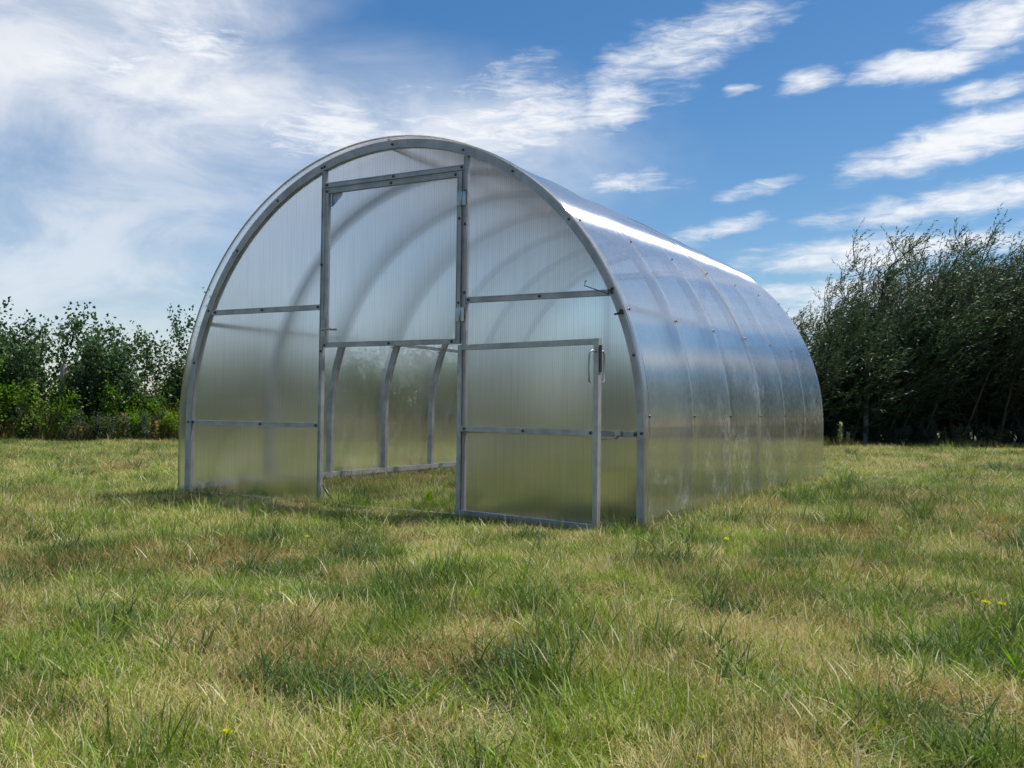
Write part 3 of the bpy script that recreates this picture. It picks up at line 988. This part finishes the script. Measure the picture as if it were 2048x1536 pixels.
lime = dict(stems=8, base=0.45, lean=0.6, rad=0.012, branches=8, **{'from': 0.05}, rise=0.6, blen=0.9, up=0.3, twigs=6, tlen=0.2,
            leaves=9, ls=(0.042, 0.03), shape='broad', along=0.3, spread=0.9, droop=0.1, hr=(0.6, 1.0))
LG = 'bright green shrubs in the hedge'
A1, _ = plant('leafy_shrub', 'largest lime green shrub, at the left edge of the photo', 'bush', hedge(-7.6, -0.15), 1.25, lime, LG, 51, LIME_LEAF)
A2, _ = plant('leafy_shrub', 'small lime green shrub just left of the grey fence post', 'bush', hedge(-6.85, -0.05), 0.9, lime, LG, 52, LIME_LEAF)
copy_plant(A2, 'lime green shrub right of the grey fence post', hedge(-6.2, 0.2), 1.0, (0.9, 0.9, 1.0), LG)
copy_plant(A1, 'tall bright green bush behind the poplars at the far left edge', hedge(-8.0, 1.3), 2.0, (1, 1, 1.35), LG)
copy_plant(A2, 'yellowish green shrub near the greenhouse\'s left foot', hedge(-5.3, 0.45), 2.2, (0.7, 0.7, 0.8), LG)
copy_plant(A2, 'lime green shrub glimpsed through the willow stems right of the greenhouse', hedge(5.55, 2.9), 0.6, (1, 1, 1.2), LG)
copy_plant(A1, 'large pale green bush in the background between the left poplars', hedge(-6.0, 1.9), 0.5, (1.2, 1, 1.15), LG)

mug = dict(stems=16, base=0.55, lean=0.35, rad=0.008, branches=10, **{'from': 0.05}, rise=1.2, blen=0.35, up=0.8, twigs=2, tlen=0.12,
           leaves=7, ls=(0.05, 0.014), shape='narrow', along=0.7, spread=0.8, droop=0.0, hr=(0.5, 1.0))
MG = 'grey green weeds at the hedge foot'
B1, _ = plant('mugwort_plant', 'grey green weed clump at the hedge foot, left edge of the photo', 'weed', hedge(-7.6, -0.1), 0.62, mug, MG, 61, MUG_LEAF)
mug_labels = ['grey green weed clump under the first poplar bush', 'grey green weed clump left below the fence post', 'weed clump right below the fence post',
              'weed clump midway between fence post and greenhouse', 'weed clump beside the greenhouse\'s left edge']
for k, s in enumerate((-7.1, -6.65, -6.2, -5.6, -5.0)):
    copy_plant(B1, mug_labels[k], hedge(s, 0.0), 1.3 * k, (1, 1, (1.2, 0.9, 0.75, 0.7, 0.75)[k]), MG)
mug_r = ['weed clump below the lowest willow', 'weed clump below the slim-shoot willow', 'weed clump below the dark middle willow', 'weed clump below the willow left of the tallest', 'weed clump below the tallest willow']
for k, s in enumerate((5.2, 5.8, 6.5, 7.2, 8.0)):
    copy_plant(B1, mug_r[k], hedge(s, 0.25), 0.7 * k, (1, 1, (0.6, 0.55, 0.6, 0.7, 0.6)[k]), MG)

# yellowish flower spikes at the hedge foot
SG = 'flowering spikes at the hedge foot'
def spike(label, loc, h, fat, seed):
    rg = np.random.default_rng(seed)
    root = thing('flower_spike', label, 'weed', loc, 0, SG)
    st = path((0, 0, -0.02), (0.05, 0, 1), h, 6, (0, 0, 0), 0.03, rg)
    MB().tube([tuple(q) for q in st], 0.004, 4).build('stem', BARK, root)
    n = int(420 * fat)
    u = rg.uniform(0.25, 1, n) * 5.999
    k = u.astype(int)
    P = st[k] * (1 - (u - k)[:, None]) + st[k + 1] * (u - k)[:, None]
    D = norm(rg.normal(size=(n, 3))) + np.array((0, 0, 0.6))
    V, F, rnd = leaves(P, D, rg.uniform(0.02, 0.05, n) * (1 + fat), rg.uniform(0.01, 0.02, n), 'narrow', rg=rg)
    link('blossom', poly_mesh('blossom', V, F, PALE_FLOWER if fat < 0.4 else DRY_LEAF, rnd), root)
spike('tall yellowish spike at the hedge foot left of the greenhouse', hedge(-5.55, -0.35), 0.42, 0.7, 1)
spike('broad yellowish spike touching the greenhouse\'s left edge', hedge(-5.13, -0.35), 0.30, 1.0, 2)
spike('short yellowish spike left of the tall one', hedge(-6.15, -0.3), 0.24, 0.8, 3)
spike('pale flower spike in front of the willows, right of the greenhouse', hedge(5.3, -0.3), 0.40, 0.35, 4)
spike('thin dark stalk with a pale tip under the willows', hedge(5.45, -0.25), 0.24, 0.25, 5)

# weathered post in the left hedge
for k, (s, hh, lab) in enumerate([(-5.75, 0.5, 'low green shrub midway between the grey post and the greenhouse'),
                                  (-4.9, 0.55, 'low green shrub just touching the greenhouse\'s left edge')]):
    copy_plant(A2, lab, hedge(s, 0.15), 2.9 + k, (0.9, 0.9, hh), LG)
pr = thing('fence_post', 'weathered grey wooden post standing in the left hedge', 'post', hedge(-6.55, 0.1))
mb = MB()
mb.tube([(0, 0, -0.1), (0.004, 0, 0.5), (0.0, 0, 1.12)], [0.05, 0.047, 0.044], 12, False)
mb.build('post', WOOD, pr)
MB().tube([(0.04, 0.0, 0.98), (0.26, 0.03, 0.64), (0.52, 0.06, 0.15)], 0.012, 6).build('brace', BARK, pr)
pr2 = thing('fence_post', 'dim post in the shade under the willows', 'post', hedge(6.0, 0.35))
MB().tube([(0, 0, -0.1), (0.004, 0, 0.5), (0.0, 0, 1.35)], [0.045, 0.045, 0.04], 12, False).build('post', WOOD, pr2)

# tall dry grass along the hedge foot
n = 22000
s_ = rng.uniform(-11, 14, n)
bk = -0.30 + 1.7 * rng.uniform(size=n) ** 1.8 + 0.12 * np.sin(s_ * 2.1) + 0.08 * np.sin(s_ * 5.3)
P = np.stack([HO[0] + HR[0] * s_ + HF[0] * (0.16 * s_ + bk), HO[1] + HR[1] * s_ + HF[1] * (0.16 * s_ + bk), np.zeros(n)], 1)
D = np.stack([rng.normal(0.05, 0.22, n), rng.normal(0, 0.22, n), np.ones(n)], 1)
V, F, rnd = leaves(P, D, rng.uniform(0.10, 0.50, n) * (0.55 + 0.5 * np.clip(np.sin(s_ * 2.6 + 1.0) + 0.3, 0.0, 1)) * np.where(s_ > 3, 0.38, np.where(s_ > -6.7, 1.35, 0.8)) , rng.uniform(0.006, 0.013, n), 'narrow', cup=0.2)
tg = link('tall_grass', poly_mesh('tall_grass', V, F, DRY_LEAF, rnd))
tg['kind'] = 'stuff'
tg['label'] = 'tall dry grass at the foot of the hedge'

# ------------------------------------------------------------------ lawn grass
gmat, t = material('grass_blade')
uvn = t.n('ShaderNodeUVMap', uv_map='UVMap').outputs[0]
us = t.n('ShaderNodeSeparateXYZ', {0: uvn})
br, bt = us.outputs[0], us.outputs[1]
dry = t.n('ShaderNodeAttribute', attribute_name='dry', attribute_type='INSTANCER').outputs['Fac']
tone = t.n('ShaderNodeAttribute', attribute_name='tone', attribute_type='INSTANCER').outputs['Fac']
g1 = t.mix(tone, (0.024, 0.068, 0.012, 1), (0.235, 0.320, 0.026, 1))
g1 = t.mix(t.m('MULTIPLY', br, 0.5), g1, (0.110, 0.180, 0.060, 1))
s1 = t.mix(tone, (0.21, 0.15, 0.045, 1), (0.50, 0.43, 0.19, 1))
s1 = t.mix(t.ramp(br, 0.75, 1.0), s1, (0.60, 0.55, 0.36, 1))
s1 = t.mix(t.m('MULTIPLY', t.ramp(tone, 0.35, 0.1), 0.7), s1, (0.27, 0.19, 0.055, 1))
dd_ = t.m('ADD', t.m('MULTIPLY', dry, 1.5), t.m('SUBTRACT', br, 1.0))
col = t.mix(t.ramp(dd_, -0.08, 0.22), g1, s1)
col = t.mix(t.ramp(bt, 0.35, 0.0, 0.0, 0.55), col, (0.20, 0.17, 0.085, 1))
pb = t.n('ShaderNodeBsdfPrincipled', {'Base Color': col, 'Roughness': 0.5, 'Specular IOR Level': 0.22})
tcol = t.n('ShaderNodeHueSaturation', {'Hue': 0.492, 'Saturation': 1.1, 'Value': 1.45, 'Color': col}).outputs[0]
tb = t.n('ShaderNodeBsdfTranslucent', {'Color': tcol})
finish(t, t.n('ShaderNodeMixShader', {0: 0.32, 1: pb, 2: tb}))


def tuft_mesh(kind, seed):
    rg = np.random.default_rng(seed)
    V, F, UV = [], [], []
    cfg = {'fine': (42, 0.065, (0.025, 0.072), 0.0021, 1.1), 'flat': (36, 0.08, (0.04, 0.10), 0.0020, 1.8),
           'tall': (16, 0.030, (0.05, 0.125), 0.0034, 0.8), 'stalk': (4, 0.06, (0.09, 0.15), 0.0012, 0.45)}[kind]
    nb, rad, (l0, l1), wd, lean = cfg
    for b in range(nb):
        a = rg.uniform(0, 6.283)
        r = rad * math.sqrt(rg.uniform())
        p = np.array((r * math.cos(a), r * math.sin(a), -0.006))
        la = rg.uniform(0, 6.283)
        ln = lean * rg.uniform(0.2, 1.25)
        d = np.array((ln * math.cos(la), ln * math.sin(la), 1.0 if kind != 'flat' else rg.uniform(0.25, 0.7)))
        d /= np.linalg.norm(d)
        L = rg.uniform(l0, l1)
        ns = 3 if kind != 'tall' else 4
        side = np.cross(d, (0, 0, 1.0))
        side = side / (np.linalg.norm(side) + 1e-6)
        tw = rg.normal(size=3) * 0.5
        side = side + tw
        side /= np.linalg.norm(side)
        rb = rg.uniform()
        i0 = len(V)
        wdt = wd * rg.uniform(0.6, 1.3)
        bend = rg.uniform(0.1, 1.3) * (1.0 if kind != 'stalk' else 0.2)
        q = p.copy()
        for k in range(ns + 1):
            tt = k / ns
            hw = wdt * (1 - tt ** 2.2) * 0.5 + 0.0001
            V.append(q - side * hw)
            V.append(q + side * hw)
            UV.append((rb, tt)); UV.append((rb, tt))
            d = d + np.array((math.cos(la), math.sin(la), -0.9)) * bend / ns * tt + rg.normal(size=3) * 0.05
            d /= np.linalg.norm(d)
            q = q + d * L / ns
            q[2] = max(q[2], 0.004)
        for k in range(ns):
            F.append((i0 + 2 * k, i0 + 2 * k + 1, i0 + 2 * k + 3, i0 + 2 * k + 2))
    me = bpy.data.meshes.new('tuft')
    me.from_pydata([tuple(v) for v in V], [], F)
    uvl = me.uv_layers.new(name='UVMap')
    li = np.zeros(len(me.loops), dtype=np.int32)
    me.loops.foreach_get('vertex_index', li)
    uvl.data.foreach_set('uv', np.array(UV, dtype=np.float32)[li].ravel())
    me.polygons.foreach_set('use_smooth', [True] * len(F))
    me.materials.append(gmat)
    return bpy.data.objects.new('tuft', me)


tufts = [tuft_mesh('fine', 1), tuft_mesh('fine', 2), tuft_mesh('fine', 3), tuft_mesh('fine', 4), tuft_mesh('flat', 5), tuft_mesh('flat', 6), tuft_mesh('flat', 7),
         tuft_mesh('tall', 8), tuft_mesh('tall', 9), tuft_mesh('stalk', 10), tuft_mesh('stalk', 11)]


def vnoise(x, y, sc, seed):
    """cheap smooth value noise in 0..1"""
    rg = np.random.default_rng(seed)
    N = 64
    g = rg.uniform(size=(N, N))
    x, y = x * sc + 17.3, y * sc + 9.1
    xi, yi = np.floor(x).astype(int), np.floor(y).astype(int)
    fx, fy = x - xi, y - yi
    fx, fy = fx * fx * (3 - 2 * fx), fy * fy * (3 - 2 * fy)
    a, b = g[xi % N, yi % N], g[(xi + 1) % N, yi % N]
    c, d = g[xi % N, (yi + 1) % N], g[(xi + 1) % N, (yi + 1) % N]
    return (a * (1 - fx) + b * fx) * (1 - fy) + (c * (1 - fx) + d * fx) * fy


def scatter(n, d0, d1, spread=0.70):
    """points in a wide wedge of meadow in front of the house between two distances"""
    u = rng.uniform(size=n)
    dist = np.sqrt(d0 ** 2 + u * (d1 ** 2 - d0 ** 2))
    th = rng.uniform(-spread, spread, n)
    x = CP.x + HF[0] * dist * np.cos(th) + HR[0] * dist * np.sin(th)
    y = CP.y + HF[1] * dist * np.cos(th) + HR[1] * dist * np.sin(th)
    return x, y


segs = [(0.7, 2.4, 3300), (2.4, 4.2, 2200), (4.2, 7.5, 900), (7.5, 16.5, 260)]
XS, YS, SC = [], [], []
for d0, d1, dn in segs:
    area = 0.70 * (d1 ** 2 - d0 ** 2)
    n = int(area * dn * 0.5)
    x, y = scatter(n, d0, d1)
    XS.append(x); YS.append(y)
    SC.append(np.full(n, {3300: 0.95, 2200: 1.0, 900: 1.2, 260: 1.65}[dn]))
# the meadow goes on to both sides of the picture and behind the camera
n = 30000
dist = 15.5 * rng.uniform(size=n) ** 0.85
th = rng.uniform(0.66, 1.75, n) * rng.choice([-1, 1], n)
XS.append(CP.x + HF[0] * dist * np.cos(th) + HR[0] * dist * np.sin(th))
YS.append(CP.y + HF[1] * dist * np.cos(th) + HR[1] * dist * np.sin(th))
SC.append(1.05 + 0.05 * dist)
x, y, sc_ = np.concatenate(XS), np.concatenate(YS), np.concatenate(SC)
away = (np.hypot(x - CP.x, y - CP.y) > 0.55)
x, y, sc_ = x[away], y[away], sc_[away]
# no grass through the walls of the house
wall = (np.abs(x - 0.03) < 0.03) & (y > 0) & (y < 4)
wall |= (np.abs(x - 3.0) < 0.03) & (y > 0) & (y < 4)
x, y, sc_ = x[~wall], y[~wall], sc_[~wall]
n = len(x)
clump = vnoise(x, y, 11.0, 12)
keep = rng.uniform(size=n) < np.clip(0.35 + 1.6 * clump, 0.3, 1.0)
x, y, sc_, clump = x[keep], y[keep], sc_[keep], clump[keep]
n = len(x)
n_big, n_mid, n_sm, n_cl = vnoise(x, y, 1.1, 1), vnoise(x, y, 4.0, 2), vnoise(x, y, 10.0, 3), vnoise(x, y, 4.6, 4)
patch = 0.15 * n_big + 0.40 * n_mid + 0.45 * n_sm
dry = np.clip(0.34 + 1.2 * (patch - 0.5) + rng.normal(0, 0.15, n), 0.03, 0.98)
lush = np.clip((n_cl - 0.68) / 0.15, 0, 1)
dry = dry * (1 - 0.75 * lush)
tone = np.clip(0.5 + 0.7 * (vnoise(x, y, 1.7, 5) - 0.5) + 0.9 * (vnoise(x, y, 7.0, 6) - 0.5) + rng.normal(0, 0.22, n), 0, 1)
tone = np.clip(tone - 0.35 * lush, 0, 1)
var = rng.integers(0, 4, n)
flat = rng.uniform(size=n) < np.clip(dry * 0.75, 0, 0.65)
var = np.where(flat, rng.integers(4, 7, n), var)
tl = rng.uniform(size=n) < 0.05 + lush * 0.30
var = np.where(tl, rng.integers(7, 9, n), var)
dry = np.where(tl, dry * 0.35, dry)
st = rng.uniform(size=n) < 0.035
var = np.where(st, rng.integers(9, 11, n), var)
near_wall = ((np.abs(y) < 0.10) & (x > -0.1) & (x < 3.1)) | ((np.abs(x - 3.03) < 0.12) & (y < 4.1) & (y > -0.1)) | ((np.abs(x) < 0.12) & (y < 4.1) & (y > -0.1))
hgt = (0.45 + 0.45 * vnoise(x, y, 3.1, 7) + 0.5 * clump) * rng.uniform(0.75, 1.25, n) * sc_
hgt = hgt * np.where(near_wall, 1.15, 1.0) * np.where((np.abs(y + 0.15) < 0.3) & (x > 0) & (x < 2.9), 0.72, 1.0)
far = np.hypot(x - CP.x, y - CP.y) > 7
hgt = np.where(far, hgt * 0.72, hgt)
me = bpy.data.meshes.new('grass')
me.vertices.add(n)
me.vertices.foreach_set('co', np.stack([x, y, gz(x, y)], 1).astype(np.float32).ravel())
for nm, arr in (('dry', dry), ('tone', tone), ('size', sc_), ('tall', hgt), ('turn', rng.uniform(0, 6.283, n))):
    at = me.attributes.new(nm, 'FLOAT', 'POINT')
    at.data.foreach_set('value', arr.astype(np.float32))
at = me.attributes.new('variant', 'INT', 'POINT')
at.data.foreach_set('value', var.astype(np.int32))
me.materials.append(gmat)
grass = link('grass', me)
grass['kind'] = 'stuff'
grass['label'] = 'half dry meadow grass around and inside the greenhouse'
ng = bpy.data.node_groups.new('meadow', 'GeometryNodeTree')
ng.interface.new_socket('Geometry', in_out='INPUT', socket_type='NodeSocketGeometry')
ng.interface.new_socket('Geometry', in_out='OUTPUT', socket_type='NodeSocketGeometry')
G = NT(ng)
gi = G.n('NodeGroupInput')
jg = G.n('GeometryNodeJoinGeometry')
infos = []
for o in tufts:
    oi = G.n('GeometryNodeObjectInfo')
    oi.inputs['Object'].default_value = o
    oi.inputs['As Instance'].default_value = True
    infos.append(oi)
for oi in reversed(infos):
    ng.links.new(oi.outputs['Geometry'], jg.inputs[0])
def attr(nm, typ='FLOAT'):
    a = G.n('GeometryNodeInputNamedAttribute', data_type=typ)
    a.inputs['Name'].default_value = nm
    return a.outputs['Attribute']
rot = G.n('ShaderNodeCombineXYZ', {2: attr('turn')})
scl = G.n('ShaderNodeCombineXYZ', {0: attr('size'), 1: attr('size'), 2: attr('tall')})
m2p = G.n('GeometryNodeMeshToPoints', {0: gi.outputs[0]})
iop = G.n('GeometryNodeInstanceOnPoints', {'Points': m2p.outputs[0], 'Instance': jg.outputs[0], 'Pick Instance': True, 'Instance Index': attr('variant', 'INT'), 'Rotation': rot.outputs[0], 'Scale': scl.outputs[0]})
go = G.n('NodeGroupOutput', {0: iop.outputs[0]})
md = grass.modifiers.new('meadow', 'NODES')
md.node_group = ng

# ------------------------------------------------------------------ small plants in the lawn
def flower(label, x, y, h, r, seed, cat='flower', group='small yellow flowers in the lawn'):
    rg = np.random.default_rng(seed)
    root = thing('yellow_flower', label, cat, (x, y, float(gz(np.array(x), np.array(y)))), 0, group)
    st = path((0, 0, -0.01), (0.1, 0.05, 1), h, 4, (0, 0, 0), 0.06, rg)
    MB().tube([tuple(q) for q in st], 0.0009, 5).build('stem', LIME_LEAF, root)
    n = 26
    a = rg.uniform(0, 6.283, n)
    D = np.stack([np.cos(a), np.sin(a), rg.uniform(0.15, 1.1, n)], 1)
    V, F, rnd = leaves(np.repeat(st[-1:], n, 0), D, rg.uniform(0.7, 1.1, n) * r, np.full(n, r * 0.45), 'narrow', rg=rg)
    link('petals', poly_mesh('petals', V, F, YELLOW, rnd), root)


flower('yellow flower nearest the camera, at lower left in the lawn', 3.459, -2.983, 0.055, 0.010, 1)
flower('yellow flower right of the greenhouse\'s front corner', 3.602, -0.73, 0.10, 0.014, 2)
flower('left one of two yellow flowers near the right edge', 4.446, -1.318, 0.09, 0.012, 3)
flower('right one of two yellow flowers near the right edge', 4.493, -1.339, 0.09, 0.012, 4)
flower('topmost flower of the yellow cluster at the right edge', 4.555, -1.80, 0.12, 0.011, 5)
flower('lowest flower of the yellow cluster at the right edge', 4.575, -1.85, 0.10, 0.012, 6)
flower('small yellow flower at the bottom right of the centre', 4.15, -2.72, 0.05, 0.007, 7)
flower('pale yellow flower in the lawn left of centre', 2.20, -1.35, 0.08, 0.010, 8)


def rosette(label, x, y, n, L, wd, up, seed, mat):
    rg = np.random.default_rng(seed)
    root = thing('broadleaf_weed', label, 'weed', (x, y, float(gz(np.array(x), np.array(y)))), 0, 'broad leaved weeds in the lawn')
    for k in range(n):
        a = rg.uniform(0, 6.283)
        d = np.array((math.cos(a), math.sin(a), up * rg.uniform(0.5, 1.3)))
        l = L * rg.uniform(0.7, 1.2)
        ax = path((0, 0, 0.005), d, l, 5, (0, 0, -0.6), 0.04, rg)
        sd = norm(np.cross(d, (0, 0, 1.0)))
        V, F = [], []
        for i, q in enumerate(ax):
            hw = wd * 0.5 * math.sin(math.pi * (0.12 + 0.86 * i / 5)) ** 0.8
            V += [q - sd * hw + np.array((0, 0, hw * 0.3)), q, q + sd * hw + np.array((0, 0, hw * 0.3))]
        for i in range(5):
            F += [(3 * i, 3 * i + 1, 3 * i + 4, 3 * i + 3), (3 * i + 1, 3 * i + 2, 3 * i + 5, 3 * i + 4)]
        link('leaf', poly_mesh('leaf', V, F, mat, np.full(len(V), rg.uniform()), True), root)


rosette('broad leaved green weed standing inside the greenhouse doorway', 1.593, 0.311, 5, 0.09, 0.04, 1.6, 1, LIME_LEAF)
rosette('dark broad leaved weed in the lawn left of the doorway', 2.15, -1.735, 7, 0.06, 0.022, 0.9, 2, POPLAR_LEAF)
rosette('broad leaved weed behind the dark one, with smaller leaves', 2.03, -1.50, 6, 0.05, 0.02, 0.9, 3, MUG_LEAF)
rosette('leafy weed under the yellow cluster at the right edge', 4.55, -1.83, 12, 0.085, 0.006, 2.2, 4, LIME_LEAF)
rosette('bright green sprout in the lawn at lower left', 2.95, -2.56, 9, 0.045, 0.006, 1.6, 5, MUG_LEAF)

print('grass tufts', n, 'willow leaves', n1_, n2_, n3_, n4_, 'tris', sum(len(o.data.polygons) * 2 for o in COL.objects if o.type == 'MESH'))
